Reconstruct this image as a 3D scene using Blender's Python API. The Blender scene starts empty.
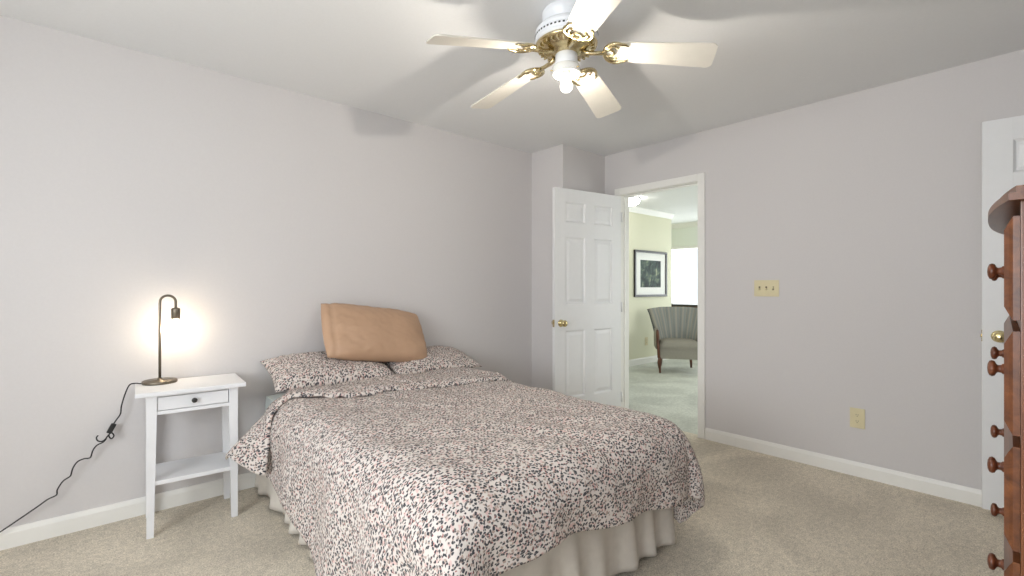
import bpy, bmesh, math, random
from mathutils import Vector, Matrix, noise

random.seed(7)
C = bpy.context.scene.collection
SC = bpy.context.scene
PI = math.pi

# ---------------------------------------------------------------- camera
CAM_H = 1.194
cam_d = bpy.data.cameras.new('camera')
cam_d.sensor_width = 36.0
cam_d.lens = 36.0 * 475.6 / 1024.0
cam_d.clip_start = 0.02
cam = bpy.data.objects.new('camera', cam_d)
C.objects.link(cam)
cam.location = (0, 0, CAM_H)
cam.rotation_euler = (PI / 2, 0, -math.atan2(0.6637, 0.748))
SC.camera = cam

# ---------------------------------------------------------------- world, light, exposure
SC.view_settings.view_transform = 'Standard'
SC.view_settings.look = 'None'
SC.view_settings.gamma = 1.0
SC.view_settings.use_curve_mapping = False
SC.view_settings.exposure = 0.0
SC.cycles.use_denoising = True
SC.cycles.max_bounces = 12
SC.cycles.diffuse_bounces = 8
SC.cycles.sample_clamp_indirect = 6.0

world = bpy.data.worlds.new('world')
SC.world = world
world.use_nodes = True
wb = world.node_tree.nodes['Background']
wb.inputs['Color'].default_value = (0.86, 0.93, 1.0, 1)
wb.inputs['Strength'].default_value = 1.4

def area(name, loc, rot, sx, sy, power, col):
    l = bpy.data.lights.new(name, 'AREA')
    l.shape = 'RECTANGLE'
    l.size = sx
    l.size_y = sy
    l.energy = power
    l.color = col
    o = bpy.data.objects.new(name, l)
    C.objects.link(o)
    o.location = loc
    o.rotation_euler = rot
    return o

# lights outside the panes: daylight left and far, added fill front and side
area('daylight_bedroom_left', (-1.66, 0.75, 1.40), (0, -PI / 2, 0), 1.45, 1.9, 110, (0.93, 0.97, 1.0))
area('fill_bedroom_front', (0.1, -0.74, 1.45), (PI / 2, 0, 0), 1.7, 1.3, 4, (0.95, 0.98, 1.0))  # weak fill added behind the camera, no window known on this wall
area('daylight_living_far', (8.66, 3.3, 1.42), (0, PI / 2, 0), 1.15, 3.3, 60, (0.93, 0.98, 1.0))
area('fill_living_side', (5.9, 0.04, 1.35), (PI / 2, 0, 0), 2.6, 1.5, 46, (0.98, 1.0, 0.99))  # unseen fill added to light the yellow wall
FAN_BULB = 4000.0
LAMP_BULB = 420.0
HALL_BULB = 22.0

# ---------------------------------------------------------------- materials
def M(name):
    m = bpy.data.materials.new(name)
    m.use_nodes = True
    nt = m.node_tree
    return m, nt, nt.nodes['Principled BSDF']

def N(nt, kind, **kw):
    n = nt.nodes.new(kind)
    for k, v in kw.items():
        if k.startswith('i_'):
            n.inputs[k[2:].replace('_', ' ')].default_value = v
        else:
            setattr(n, k, v)
    return n

def srgb(r, g, b):
    def f(c):
        c /= 255.0
        return c / 12.92 if c <= 0.04045 else ((c + 0.055) / 1.055) ** 2.4
    return (f(r), f(g), f(b), 1)

def ramp(nt, stops, interp='LINEAR'):
    n = nt.nodes.new('ShaderNodeValToRGB')
    n.color_ramp.interpolation = interp
    els = n.color_ramp.elements
    while len(els) < len(stops):
        els.new(0.5)
    for e, (p, c) in zip(els, stops):
        e.position = p
        e.color = c
    return n

def plain(name, col, rough=0.5, metal=0.0, bump=0.0, bscale=60, var=0.03):
    m, nt, b = M(name)
    tc = N(nt, 'ShaderNodeTexCoord')
    nz = N(nt, 'ShaderNodeTexNoise', i_Scale=bscale, i_Detail=3.0)
    nt.links.new(tc.outputs['Object'], nz.inputs['Vector'])
    lo = tuple(max(0, c * (1 - var)) for c in col[:3]) + (1,)
    hi = tuple(min(1, c * (1 + var)) for c in col[:3]) + (1,)
    r = ramp(nt, [(0.3, lo), (0.7, hi)])
    nt.links.new(nz.outputs['Fac'], r.inputs['Fac'])
    nt.links.new(r.outputs['Color'], b.inputs['Base Color'])
    b.inputs['Roughness'].default_value = rough
    b.inputs['Metallic'].default_value = metal
    if bump:
        bp = N(nt, 'ShaderNodeBump', i_Strength=bump, i_Distance=0.002)
        nt.links.new(nz.outputs['Fac'], bp.inputs['Height'])
        nt.links.new(bp.outputs['Normal'], b.inputs['Normal'])
    return m

def emit(name, col, strength):
    m, nt, b = M(name)
    b.inputs['Base Color'].default_value = (0.9, 0.9, 0.88, 1)
    b.inputs['Emission Color'].default_value = col
    b.inputs['Emission Strength'].default_value = strength
    return m

def glass_pane(name):
    m, nt, b = M(name)
    nt.nodes.remove(b)
    t = N(nt, 'ShaderNodeBsdfTransparent')
    g = N(nt, 'ShaderNodeBsdfGlossy', i_Roughness=0.02)
    mx = N(nt, 'ShaderNodeMixShader', i_Fac=0.06)
    nt.links.new(t.outputs[0], mx.inputs[1])
    nt.links.new(g.outputs[0], mx.inputs[2])
    nt.links.new(mx.outputs[0], nt.nodes['Material Output'].inputs['Surface'])
    return m

def frosted(name, col, strength, clear=0.85):
    m, nt, b = M(name)
    nt.nodes.remove(b)
    t = N(nt, 'ShaderNodeBsdfTransparent')
    e = N(nt, 'ShaderNodeEmission', i_Color=col, i_Strength=strength)
    mx = N(nt, 'ShaderNodeMixShader', i_Fac=1 - clear)
    nt.links.new(t.outputs[0], mx.inputs[1])
    nt.links.new(e.outputs[0], mx.inputs[2])
    nt.links.new(mx.outputs[0], nt.nodes['Material Output'].inputs['Surface'])
    return m

def carpet(name, c1, c2, c3, big=1.6):
    m, nt, b = M(name)
    tc = N(nt, 'ShaderNodeTexCoord')
    n1 = N(nt, 'ShaderNodeTexNoise', i_Scale=160.0, i_Detail=4.0, i_Roughness=0.7)
    n2 = N(nt, 'ShaderNodeTexNoise', i_Scale=big, i_Detail=3.0, i_Roughness=0.55, i_Distortion=0.6)
    n3 = N(nt, 'ShaderNodeTexNoise', i_Scale=38.0, i_Detail=3.0)
    for n in (n1, n2, n3):
        nt.links.new(tc.outputs['Object'], n.inputs['Vector'])
    r1 = ramp(nt, [(0.36, c1), (0.52, c2), (0.66, c3)])
    nt.links.new(n1.outputs['Fac'], r1.inputs['Fac'])
    r2 = ramp(nt, [(0.38, (0.86, 0.86, 0.86, 1)), (0.62, (1.08, 1.08, 1.08, 1))])
    nt.links.new(n2.outputs['Fac'], r2.inputs['Fac'])
    r3 = ramp(nt, [(0.35, (0.88, 0.88, 0.88, 1)), (0.65, (1.08, 1.08, 1.08, 1))])
    nt.links.new(n3.outputs['Fac'], r3.inputs['Fac'])
    mu = N(nt, 'ShaderNodeMix', data_type='RGBA', blend_type='MULTIPLY')
    mu.inputs['Factor'].default_value = 1.0
    nt.links.new(r1.outputs['Color'], mu.inputs['A'])
    nt.links.new(r2.outputs['Color'], mu.inputs['B'])
    mu2 = N(nt, 'ShaderNodeMix', data_type='RGBA', blend_type='MULTIPLY')
    mu2.inputs['Factor'].default_value = 1.0
    nt.links.new(mu.outputs['Result'], mu2.inputs['A'])
    nt.links.new(r3.outputs['Color'], mu2.inputs['B'])
    nt.links.new(mu2.outputs['Result'], b.inputs['Base Color'])
    b.inputs['Roughness'].default_value = 0.95
    bp = N(nt, 'ShaderNodeBump', i_Strength=0.7, i_Distance=0.006)
    nt.links.new(n1.outputs['Fac'], bp.inputs['Height'])
    nt.links.new(bp.outputs['Normal'], b.inputs['Normal'])
    return m

def wood(name, dark, mid, light, axis='Z', scale=9.0, rough=0.33):
    m, nt, b = M(name)
    tc = N(nt, 'ShaderNodeTexCoord')
    mp = N(nt, 'ShaderNodeMapping')
    s = {'X': (0.12, 1, 1), 'Y': (1, 0.12, 1), 'Z': (1, 1, 0.12)}[axis]
    mp.inputs['Scale'].default_value = s
    nt.links.new(tc.outputs['Object'], mp.inputs['Vector'])
    n1 = N(nt, 'ShaderNodeTexNoise', i_Scale=scale * 4, i_Detail=6.0, i_Roughness=0.62, i_Distortion=0.7)
    nt.links.new(mp.outputs['Vector'], n1.inputs['Vector'])
    r = ramp(nt, [(0.3, dark), (0.5, mid), (0.72, light)])
    nt.links.new(n1.outputs['Fac'], r.inputs['Fac'])
    nt.links.new(r.outputs['Color'], b.inputs['Base Color'])
    b.inputs['Roughness'].default_value = rough
    bp = N(nt, 'ShaderNodeBump', i_Strength=0.12, i_Distance=0.001)
    nt.links.new(n1.outputs['Fac'], bp.inputs['Height'])
    nt.links.new(bp.outputs['Normal'], b.inputs['Normal'])
    return m

def floral(name, base, scale=70.0):
    """ditsy print: slate leaves, dusty pink blooms, taupe sprigs on a cream ground, in cloth (UV, metres) space"""
    m, nt, b = M(name)
    uv = N(nt, 'ShaderNodeUVMap')
    dist = N(nt, 'ShaderNodeTexNoise', i_Scale=60.0, i_Detail=2.0)
    nt.links.new(uv.outputs['UV'], dist.inputs['Vector'])
    sub = N(nt, 'ShaderNodeVectorMath', operation='SUBTRACT')
    sub.inputs[1].default_value = (0.5, 0.5, 0.5)
    nt.links.new(dist.outputs['Color'], sub.inputs[0])
    sca = N(nt, 'ShaderNodeVectorMath', operation='SCALE')
    sca.inputs['Scale'].default_value = 0.016
    nt.links.new(sub.outputs[0], sca.inputs[0])
    add = N(nt, 'ShaderNodeVectorMath', operation='ADD')
    nt.links.new(uv.outputs['UV'], add.inputs[0])
    nt.links.new(sca.outputs[0], add.inputs[1])
    cur = None
    basec = N(nt, 'ShaderNodeRGB')
    basec.outputs[0].default_value = base
    cur = basec.outputs[0]
    layers = [  # scale, offset, (sx, sy, rot), threshold, keep probability, colour
        (scale * 0.80, 3.1, (1.0, 1.0, 0.0), 0.32, 0.36, srgb(206, 178, 172)),
        (scale * 0.95, 5.7, (1.0, 1.5, 0.7), 0.30, 0.62, srgb(168, 150, 141)),
        (scale * 1.00, 0.0, (1.0, 1.7, 0.5), 0.34, 0.70, srgb(60, 60, 66)),
        (scale * 1.00, 8.3, (1.0, 1.7, -0.8), 0.26, 0.52, srgb(100, 98, 98)),
        (scale * 1.25, 1.9, (1.0, 1.0, 0.0), 0.18, 0.22, srgb(150, 92, 90)),
    ]
    for sc, off, (sx, sy, rot), th, keep, col in layers:
        mp = N(nt, 'ShaderNodeMapping')
        mp.inputs['Location'].default_value = (off, off * 0.37, 0)
        mp.inputs['Rotation'].default_value = (0, 0, rot)
        mp.inputs['Scale'].default_value = (sx, sy * 0.8, 1)
        nt.links.new(add.outputs[0], mp.inputs['Vector'])
        v = N(nt, 'ShaderNodeTexVoronoi', i_Scale=sc)
        v.voronoi_dimensions = '2D'
        nt.links.new(mp.outputs['Vector'], v.inputs['Vector'])
        lt = N(nt, 'ShaderNodeMapRange')
        lt.inputs['From Min'].default_value = th + 0.05
        lt.inputs['From Max'].default_value = th - 0.05
        nt.links.new(v.outputs['Distance'], lt.inputs['Value'])
        sep = N(nt, 'ShaderNodeSeparateColor')
        nt.links.new(v.outputs['Color'], sep.inputs['Color'])
        k = N(nt, 'ShaderNodeMath', operation='LESS_THAN')
        k.inputs[1].default_value = keep
        nt.links.new(sep.outputs['Red'], k.inputs[0])
        mu = N(nt, 'ShaderNodeMath', operation='MULTIPLY')
        nt.links.new(lt.outputs['Result'], mu.inputs[0])
        nt.links.new(k.outputs[0], mu.inputs[1])
        mx = N(nt, 'ShaderNodeMix', data_type='RGBA')
        nt.links.new(mu.outputs[0], mx.inputs['Factor'])
        nt.links.new(cur, mx.inputs['A'])
        mx.inputs['B'].default_value = col
        cur = mx.outputs['Result']
    nt.links.new(cur, b.inputs['Base Color'])
    b.inputs['Roughness'].default_value = 0.9
    wv = N(nt, 'ShaderNodeTexNoise', i_Scale=26.0, i_Detail=4.0)
    nt.links.new(uv.outputs['UV'], wv.inputs['Vector'])
    bp = N(nt, 'ShaderNodeBump', i_Strength=0.35, i_Distance=0.01)
    nt.links.new(wv.outputs['Fac'], bp.inputs['Height'])
    nt.links.new(bp.outputs['Normal'], b.inputs['Normal'])
    return m

def fabric(name, col, rough=0.85, bump=0.3, bscale=14):
    return plain(name, col, rough, 0, bump, bscale, 0.04)

def striped(name):
    m, nt, b = M(name)
    uv = N(nt, 'ShaderNodeUVMap')
    sep = N(nt, 'ShaderNodeSeparateXYZ')
    nt.links.new(uv.outputs['UV'], sep.inputs[0])
    mul = N(nt, 'ShaderNodeMath', operation='MULTIPLY')
    mul.inputs[1].default_value = 7.0
    nt.links.new(sep.outputs['X'], mul.inputs[0])
    fr = N(nt, 'ShaderNodeMath', operation='FRACT')
    nt.links.new(mul.outputs[0], fr.inputs[0])
    r = ramp(nt, [(0.0, srgb(66, 70, 72)), (0.14, srgb(150, 146, 133)), (0.36, srgb(126, 131, 130)), (0.50, srgb(156, 152, 140)), (0.64, srgb(126, 131, 130)), (0.82, srgb(150, 146, 133)), (0.94, srgb(66, 70, 72))])
    nt.links.new(fr.outputs[0], r.inputs['Fac'])
    nt.links.new(r.outputs['Color'], b.inputs['Base Color'])
    b.inputs['Roughness'].default_value = 0.9
    return m

def print_mat(name):
    """plain generic landscape print: soft dark greens with pale patches"""
    m, nt, b = M(name)
    tc = N(nt, 'ShaderNodeTexCoord')
    n1 = N(nt, 'ShaderNodeTexNoise', i_Scale=9.0, i_Detail=5.0, i_Distortion=0.8)
    nt.links.new(tc.outputs['Object'], n1.inputs['Vector'])
    r = ramp(nt, [(0.36, srgb(30, 40, 40)), (0.52, srgb(62, 80, 74)), (0.62, srgb(104, 118, 96)), (0.74, srgb(176, 178, 150))])
    nt.links.new(n1.outputs['Fac'], r.inputs['Fac'])
    nt.links.new(r.outputs['Color'], b.inputs['Base Color'])
    b.inputs['Roughness'].default_value = 0.7
    return m

MT = {
    'wall': plain('wall_paint', srgb(205, 202, 202), 0.85, 0, 0.05, 90, 0.01),
    'ceil': plain('ceiling_paint', srgb(228, 229, 230), 0.9, 0, 0.05, 90, 0.01),
    'yellow': plain('yellow_wall_paint', srgb(222, 221, 198), 0.85, 0, 0.05, 90, 0.01),
    'wallpale': plain('pale_wall_paint', srgb(226, 230, 222), 0.85, 0, 0.05, 90, 0.01),
    'trim': plain('white_trim_paint', srgb(232, 231, 227), 0.4, 0, 0, 20, 0.01),
    'door': plain('white_door_paint', srgb(228, 229, 230), 0.42, 0, 0, 20, 0.01),
    'carpet': carpet('beige_carpet', srgb(174, 165, 149), srgb(218, 208, 190), srgb(244, 235, 221)),
    'hallcarpet': carpet('green_grey_carpet', srgb(172, 175, 166), srgb(198, 200, 190), srgb(212, 214, 205), 2.2),
    'brass': plain('polished_brass', srgb(214, 198, 150), 0.2, 1.0, 0, 20, 0.05),
    'antique': plain('antique_brass', srgb(206, 190, 150), 0.26, 1.0, 0.3, 50, 0.2),
    'fanwhite': plain('white_enamel', srgb(232, 234, 238), 0.3, 0, 0, 20, 0.01),
    'blade': plain('white_blade_laminate', srgb(212, 208, 199), 0.45, 0, 0, 20, 0.02),
    'ceramic': plain('white_porcelain', srgb(235, 235, 232), 0.25, 0, 0, 20, 0.01),
    'ivory': plain('ivory_plastic', srgb(214, 204, 168), 0.4, 0, 0, 20, 0.02),
    'slot': plain('dark_slot', srgb(70, 60, 44), 0.6),
    'white_wood': plain('white_painted_wood', srgb(222, 223, 226), 0.45, 0, 0, 20, 0.01),
    'black': plain('black_plastic', srgb(34, 33, 33), 0.45),
    'bronze': plain('brushed_bronze', srgb(122, 114, 102), 0.42, 1.0, 0, 40, 0.06),
    'mattress': fabric('pale_mattress_fabric', srgb(206, 216, 216)),
    'boxspring': fabric('box_spring_fabric', srgb(200, 200, 196)),
    'steel': plain('dark_steel', srgb(60, 60, 62), 0.5, 1.0),
    'skirt': fabric('white_cotton_skirt', srgb(206, 200, 191), 0.9, 0.25, 30),
    'floral': floral('floral_cotton_print', srgb(208, 200, 194)),
    'tan': plain('tan_satin', srgb(180, 147, 120), 0.5, 0, 0.1, 40, 0.01),
    'cherry': wood('cherry_wood', srgb(70, 37, 18), srgb(98, 55, 28), srgb(124, 74, 41)),
    'cherryx': wood('cherry_wood_long_grain', srgb(68, 36, 18), srgb(96, 54, 27), srgb(122, 73, 40), 'X'),
    'knob_wood': wood('turned_knob_wood', srgb(62, 31, 18), srgb(96, 52, 32), srgb(128, 74, 46), 'Y', 14),
    'walnut': wood('walnut_wood', srgb(58, 34, 22), srgb(88, 52, 34), srgb(116, 72, 48), 'Z', 12),
    'stripe': striped('striped_upholstery'),
    'upholstery': fabric('grey_upholstery', srgb(140, 136, 124), 0.9, .4, 40),
    'frameblack': plain('black_frame_lacquer', srgb(32, 28, 26), 0.35),
    'mat': plain('white_mat_board', srgb(240, 240, 236), 0.8),
    'print': print_mat('landscape_print'),
    'shade': plain('white_roller_shade', srgb(244, 248, 250), 0.9),
    'glass': glass_pane('window_glass'),
    'fanbulb': emit('lit_fan_bulb', (1.0, 0.92, 0.80, 1), FAN_BULB),
    'lampbulb': emit('lit_lamp_bulb', (1.0, 0.84, 0.62, 1), LAMP_BULB),
    'fanshell': frosted('frosted_fan_bulb_glass', (1.0, 0.95, 0.86, 1), 9.0),
    'lampshell': frosted('frosted_lamp_bulb_glass', (1.0, 0.90, 0.74, 1), 9.0),
    'hallbulb': emit('lit_dome_glass', (1.0, 0.96, 0.90, 1), HALL_BULB),
    'grey_ext': plain('exterior_ground', srgb(150, 158, 140), 0.9),
}

# ---------------------------------------------------------------- mesh helpers
def new():
    return bmesh.new()

def add_box(bm, x0, x1, y0, y1, z0, z1, bev=0.0, mat=None):
    vs = [bm.verts.new((x, y, z)) for x in (x0, x1) for y in (y0, y1) for z in (z0, z1)]
    idx = [(0, 1, 3, 2), (4, 6, 7, 5), (0, 4, 5, 1), (2, 3, 7, 6), (0, 2, 6, 4), (1, 5, 7, 3)]
    fs = [bm.faces.new([vs[i] for i in f]) for f in idx]
    if mat is not None:
        bmesh.ops.transform(bm, matrix=mat, verts=vs)
    if bev > 0:
        es = list({e for f in fs for e in f.edges})
        bmesh.ops.bevel(bm, geom=es, offset=bev, segments=2, profile=0.7, affect='EDGES')

def add_frustum(bm, x0, x1, y0, y1, z0, z1, tx, ty):
    """box whose z0 end is narrowed by tx, ty on every side"""
    lo = [bm.verts.new(p) for p in ((x0 + tx, y0 + ty, z0), (x1 - tx, y0 + ty, z0), (x1 - tx, y1 - ty, z0), (x0 + tx, y1 - ty, z0))]
    hi = [bm.verts.new(p) for p in ((x0, y0, z1), (x1, y0, z1), (x1, y1, z1), (x0, y1, z1))]
    bm.faces.new(lo[::-1])
    bm.faces.new(hi)
    for i in range(4):
        j = (i + 1) % 4
        bm.faces.new((lo[i], lo[j], hi[j], hi[i]))

def add_lathe(bm, prof, seg=32, mat=None, smooth=True):
    rings, vs = [], []
    for r, z in prof:
        if r < 1e-6:
            v = bm.verts.new((0, 0, z))
            rings.append([v])
            vs.append(v)
        else:
            ring = [bm.verts.new((r * math.cos(2 * PI * i / seg), r * math.sin(2 * PI * i / seg), z)) for i in range(seg)]
            rings.append(ring)
            vs += ring
    for a, b in zip(rings, rings[1:]):
        for i in range(seg):
            j = (i + 1) % seg
            if len(a) == 1 and len(b) == 1:
                continue
            if len(a) == 1:
                f = bm.faces.new((a[0], b[j], b[i]))
            elif len(b) == 1:
                f = bm.faces.new((a[i], a[j], b[0]))
            else:
                f = bm.faces.new((a[i], a[j], b[j], b[i]))
            f.smooth = smooth
    for ring, flip in ((rings[0], True), (rings[-1], False)):
        if len(ring) > 1:
            bm.faces.new(ring[::-1] if flip else ring)
    if mat is not None:
        bmesh.ops.transform(bm, matrix=mat, verts=vs)

def add_tube(bm, pts, rad, seg=10, cap=True):
    pts = [Vector(p) for p in pts]
    rads = rad if isinstance(rad, (list, tuple)) else [rad] * len(pts)
    up = None
    rings = []
    for i, p in enumerate(pts):
        t = (pts[min(i + 1, len(pts) - 1)] - pts[max(i - 1, 0)]).normalized()
        if up is None:
            up = Vector((0, 0, 1)) if abs(t.z) < 0.9 else Vector((1, 0, 0))
        s = t.cross(up)
        if s.length < 1e-5:
            s = t.orthogonal()
        s.normalize()
        up = s.cross(t).normalized()
        rings.append([bm.verts.new(p + (s * math.cos(2 * PI * k / seg) + up * math.sin(2 * PI * k / seg)) * rads[i]) for k in range(seg)])
    for a, b in zip(rings, rings[1:]):
        for i in range(seg):
            j = (i + 1) % seg
            f = bm.faces.new((a[i], a[j], b[j], b[i]))
            f.smooth = True
    if cap:
        bm.faces.new(rings[0][::-1])
        bm.faces.new(rings[-1])

def spline(pts, n=8):
    """Catmull-Rom through points"""
    P = [Vector(p) for p in pts]
    P = [P[0] * 2 - P[1]] + P + [P[-1] * 2 - P[-2]]
    out = []
    for i in range(1, len(P) - 2):
        for k in range(n):
            t = k / n
            a, b, c, d = P[i - 1], P[i], P[i + 1], P[i + 2]
            out.append(0.5 * ((2 * b) + (c - a) * t + (2 * a - 5 * b + 4 * c - d) * t * t + (3 * b - a - 3 * c + d) * t ** 3))
    out.append(P[-2])
    return out

def add_prism(bm, outline, d0, d1, axis='Z', mat=None):
    """extrude a 2D outline between d0 and d1 along an axis"""
    def p3(p, d):
        if axis == 'Z':
            return (p[0], p[1], d)
        if axis == 'Y':
            return (p[0], d, p[1])
        return (d, p[0], p[1])
    a = [bm.verts.new(p3(p, d0)) for p in outline]
    b = [bm.verts.new(p3(p, d1)) for p in outline]
    bm.faces.new(a[::-1])
    bm.faces.new(b)
    n = len(a)
    for i in range(n):
        j = (i + 1) % n
        bm.faces.new((a[i], a[j], b[j], b[i]))
    if mat is not None:
        bmesh.ops.transform(bm, matrix=mat, verts=a + b)

def add_grid(bm, fn, nu, nv, uvfn=None):
    uvl = bm.loops.layers.uv.verify()
    V, U = [], []
    for i in range(nu + 1):
        row, ur = [], []
        for j in range(nv + 1):
            u, v = i / nu, j / nv
            row.append(bm.verts.new(fn(u, v)))
            ur.append(uvfn(u, v) if uvfn else (u, v))
        V.append(row)
        U.append(ur)
    for i in range(nu):
        for j in range(nv):
            q = ((i, j), (i + 1, j), (i + 1, j + 1), (i, j + 1))
            f = bm.faces.new([V[a][b] for a, b in q])
            f.smooth = True
            for l, (a, b) in zip(f.loops, q):
                l[uvl].uv = U[a][b]
    return V

def obj(name, bm, mat, parent=None, loc=None, rot=None, recalc=True):
    if recalc:
        bmesh.ops.recalc_face_normals(bm, faces=bm.faces)
    me = bpy.data.meshes.new(name)
    bm.to_mesh(me)
    bm.free()
    me.materials.append(MT[mat] if isinstance(mat, str) else mat)
    o = bpy.data.objects.new(name, me)
    C.objects.link(o)
    if parent is not None:
        o.parent = parent
    if loc is not None:
        o.location = loc
    if rot is not None:
        o.rotation_euler = rot
    return o

def thing(name, label, cat, loc=(0, 0, 0), rotz=0.0, group=None):
    o = bpy.data.objects.new(name, None)
    o.empty_display_size = 0.1
    C.objects.link(o)
    o.location = loc
    o.rotation_euler = (0, 0, rotz)
    return tag(o, label, cat, group)

def tag(o, label, cat, group=None):
    o['label'] = label
    o['category'] = cat
    if group:
        o['group'] = group
    return o

def struct(name, bm, mat, loc=None, rot=None):
    o = obj(name, bm, mat, None, loc, rot)
    o['kind'] = 'structure'
    return o

def dup(root, loc, rotz, label, group=None):
    r = root.copy()
    C.objects.link(r)
    r.location = loc
    r.rotation_euler = (0, 0, rotz)
    r['label'] = label
    if group:
        r['group'] = group
    for ch in list(root.children):
        c = ch.copy()
        C.objects.link(c)
        c.parent = r
        for g in list(ch.children):
            d = g.copy()
            C.objects.link(d)
            d.parent = c
    return r

def sm(x, a=0.0, b=1.0):
    t = max(0.0, min(1.0, (x - a) / (b - a)))
    return t * t * (3 - 2 * t)

def nz(x, y, z=0.0):
    return noise.noise(Vector((x, y, z)))

# ================================================================ SETTING
XL, XR, YF, YB, H = -1.55, 3.645, -0.60, 3.175, 2.44
WT = 0.115                      # partition thickness
CX, CY = 3.06, 2.785            # boxed-in chase in the far corner
DY0, DY1, DH = 1.862, 2.600, 2.045   # bedroom doorway in the right wall
KX0, KX1 = 2.86, 3.61           # closet doorway in the front wall
HX1, HY0, HY1 = 8.55, 0.20, 4.23     # living room beyond
HC = 7.36                       # where the yellow wall turns its corner

bm = new(); add_box(bm, XL - .12, XR + WT / 2, YF - .12, YB + .12, -.12, 0); struct('floor', bm, 'carpet')
bm = new(); add_box(bm, XR + WT / 2, HX1 + .12, HY0 - .12, 5.8, -.12, 0); struct('floor_living_room', bm, 'hallcarpet')
bm = new(); add_box(bm, XL - .12, XR + WT / 2, YF - .12, YB + .12, H, H + .1); struct('ceiling', bm, 'ceil')
bm = new(); add_box(bm, XR + WT / 2, HX1 + .12, HY0 - .12, 5.8, H, H + .1); struct('ceiling_living_room', bm, 'ceil')
bm = new(); add_box(bm, XL - .12, XR, YB, YB + .12, 0, H); struct('wall_back', bm, 'wall')
bm = new(); add_box(bm, CX, XR, CY, YB, 0, H); struct('wall_chase', bm, 'wall')
# right wall with the doorway
bm = new()
add_box(bm, XR, XR + WT, YF - .12, DY0 - .018, 0, H)
add_box(bm, XR, XR + WT, DY1 + .018, YB + .12, 0, H)
add_box(bm, XR, XR + WT, DY0 - .018, DY1 + .018, DH + .018, H)
struct('wall_right', bm, 'wall')
# left wall with window
WY0, WY1, WZ0, WZ1 = -.15, 1.70, .72, 2.10
bm = new()
add_box(bm, XL - .12, XL, YF - .12, WY0, 0, H)
add_box(bm, XL - .12, XL, WY1, YB + .12, 0, H)
add_box(bm, XL - .12, XL, WY0, WY1, 0, WZ0)
add_box(bm, XL - .12, XL, WY0, WY1, WZ1, H)
struct('wall_left', bm, 'wall')
# front wall (behind the camera) with an added window for fill light and the closet doorway
FX0, FX1 = -.75, .95
bm = new()
add_box(bm, XL - .12, FX0, YF - .12, YF, 0, H)
add_box(bm, FX1, KX0, YF - .12, YF, 0, H)
add_box(bm, KX1, XR + WT, YF - .12, YF, 0, H)
add_box(bm, FX0, FX1, YF - .12, YF, 0, .80)
add_box(bm, FX0, FX1, YF - .12, YF, WZ1, H)
add_box(bm, KX0, KX1, YF - .12, YF, DH + .035, H)
struct('wall_front', bm, 'wall')
# closet shell behind that doorway
bm = new()
add_box(bm, 2.2, XR + WT, -1.42, -1.32, 0, H)
add_box(bm, 2.1, 2.2, -1.42, YF - .12, 0, H)
add_box(bm, XR, XR + WT, -1.32, YF - .12, 0, H)
add_box(bm, 2.1, XR + WT, -1.42, YF - .12, -.1, 0)
add_box(bm, 2.1, XR + WT, -1.42, YF - .12, H, H + .1)
struct('wall_closet', bm, 'wall')
# living room walls
bm = new()
add_box(bm, XR + WT, HC, HY1, HY1 + .12, 0, H)
add_box(bm, HC - .12, HC, HY1 + .12, 5.8, 0, H)
struct('wall_living_yellow', bm, 'yellow')
bm = new(); add_box(bm, HC - .12, HX1 + .12, 5.8, 5.92, 0, H); struct('wall_living_recess', bm, 'yellow')
FWY0, FWY1, FWZ0, FWZ1 = 1.6, 5.0, .86, 2.00
bm = new()
add_box(bm, HX1, HX1 + .12, HY0 - .12, FWY0, 0, H)
add_box(bm, HX1, HX1 + .12, FWY1, 5.8, 0, H)
add_box(bm, HX1, HX1 + .12, FWY0, FWY1, 0, FWZ0)
add_box(bm, HX1, HX1 + .12, FWY0, FWY1, FWZ1, H)
struct('wall_living_far', bm, 'wallpale')
SX0, SX1 = 4.6, 7.2
bm = new()
add_box(bm, XR + WT, SX0, HY0 - .12, HY0, 0, H)
add_box(bm, SX1, HX1 + .12, HY0 - .12, HY0, 0, H)
add_box(bm, SX0, SX1, HY0 - .12, HY0, 0, .60)
add_box(bm, SX0, SX1, HY0 - .12, HY0, 2.10, H)
struct('wall_living_side', bm, 'yellow')

# windows: frame mesh with sash and pane children, built in local x (width) / z
def window(name, w, h, loc, rotz, cols=2, bar=True, pane='glass'):
    bm = new()
    f = .05
    add_box(bm, 0, f, -.05, .05, 0, h); add_box(bm, w - f, w, -.05, .05, 0, h)
    add_box(bm, f, w - f, -.05, .05, 0, f); add_box(bm, f, w - f, -.05, .05, h - f, h)
    o = struct(name, bm, 'trim', loc, (0, 0, rotz))
    bm = new()
    for i in range(1, cols):
        x = f + (w - 2 * f) * i / cols
        add_box(bm, x - .015, x + .015, -.02, .02, f, h - f)
    if bar:
        add_box(bm, f, w - f, -.022, .022, h / 2 - .02, h / 2 + .02)
    obj('sash_bar', bm, 'trim', o)
    bm = new(); add_box(bm, f, w - f, -.003, .003, f, h - f); obj('pane', bm, pane, o)
    return o

window('window_1', WY1 - WY0, WZ1 - WZ0, (XL - .06, WY0, WZ0), PI / 2, 2)
window('window_added_front', FX1 - FX0, WZ1 - .80, (FX0, YF - .06, .80), 0, 2)  # added out of view to frame the front fill light
window('window_3', FWY1 - FWY0, FWZ1 - FWZ0, (HX1 + .06, FWY0, FWZ0), PI / 2, 4, False)
window('window_added_side', SX1 - SX0, 1.50, (SX0, HY0 - .06, .60), 0, 3)  # added out of view to frame the side fill light

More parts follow.
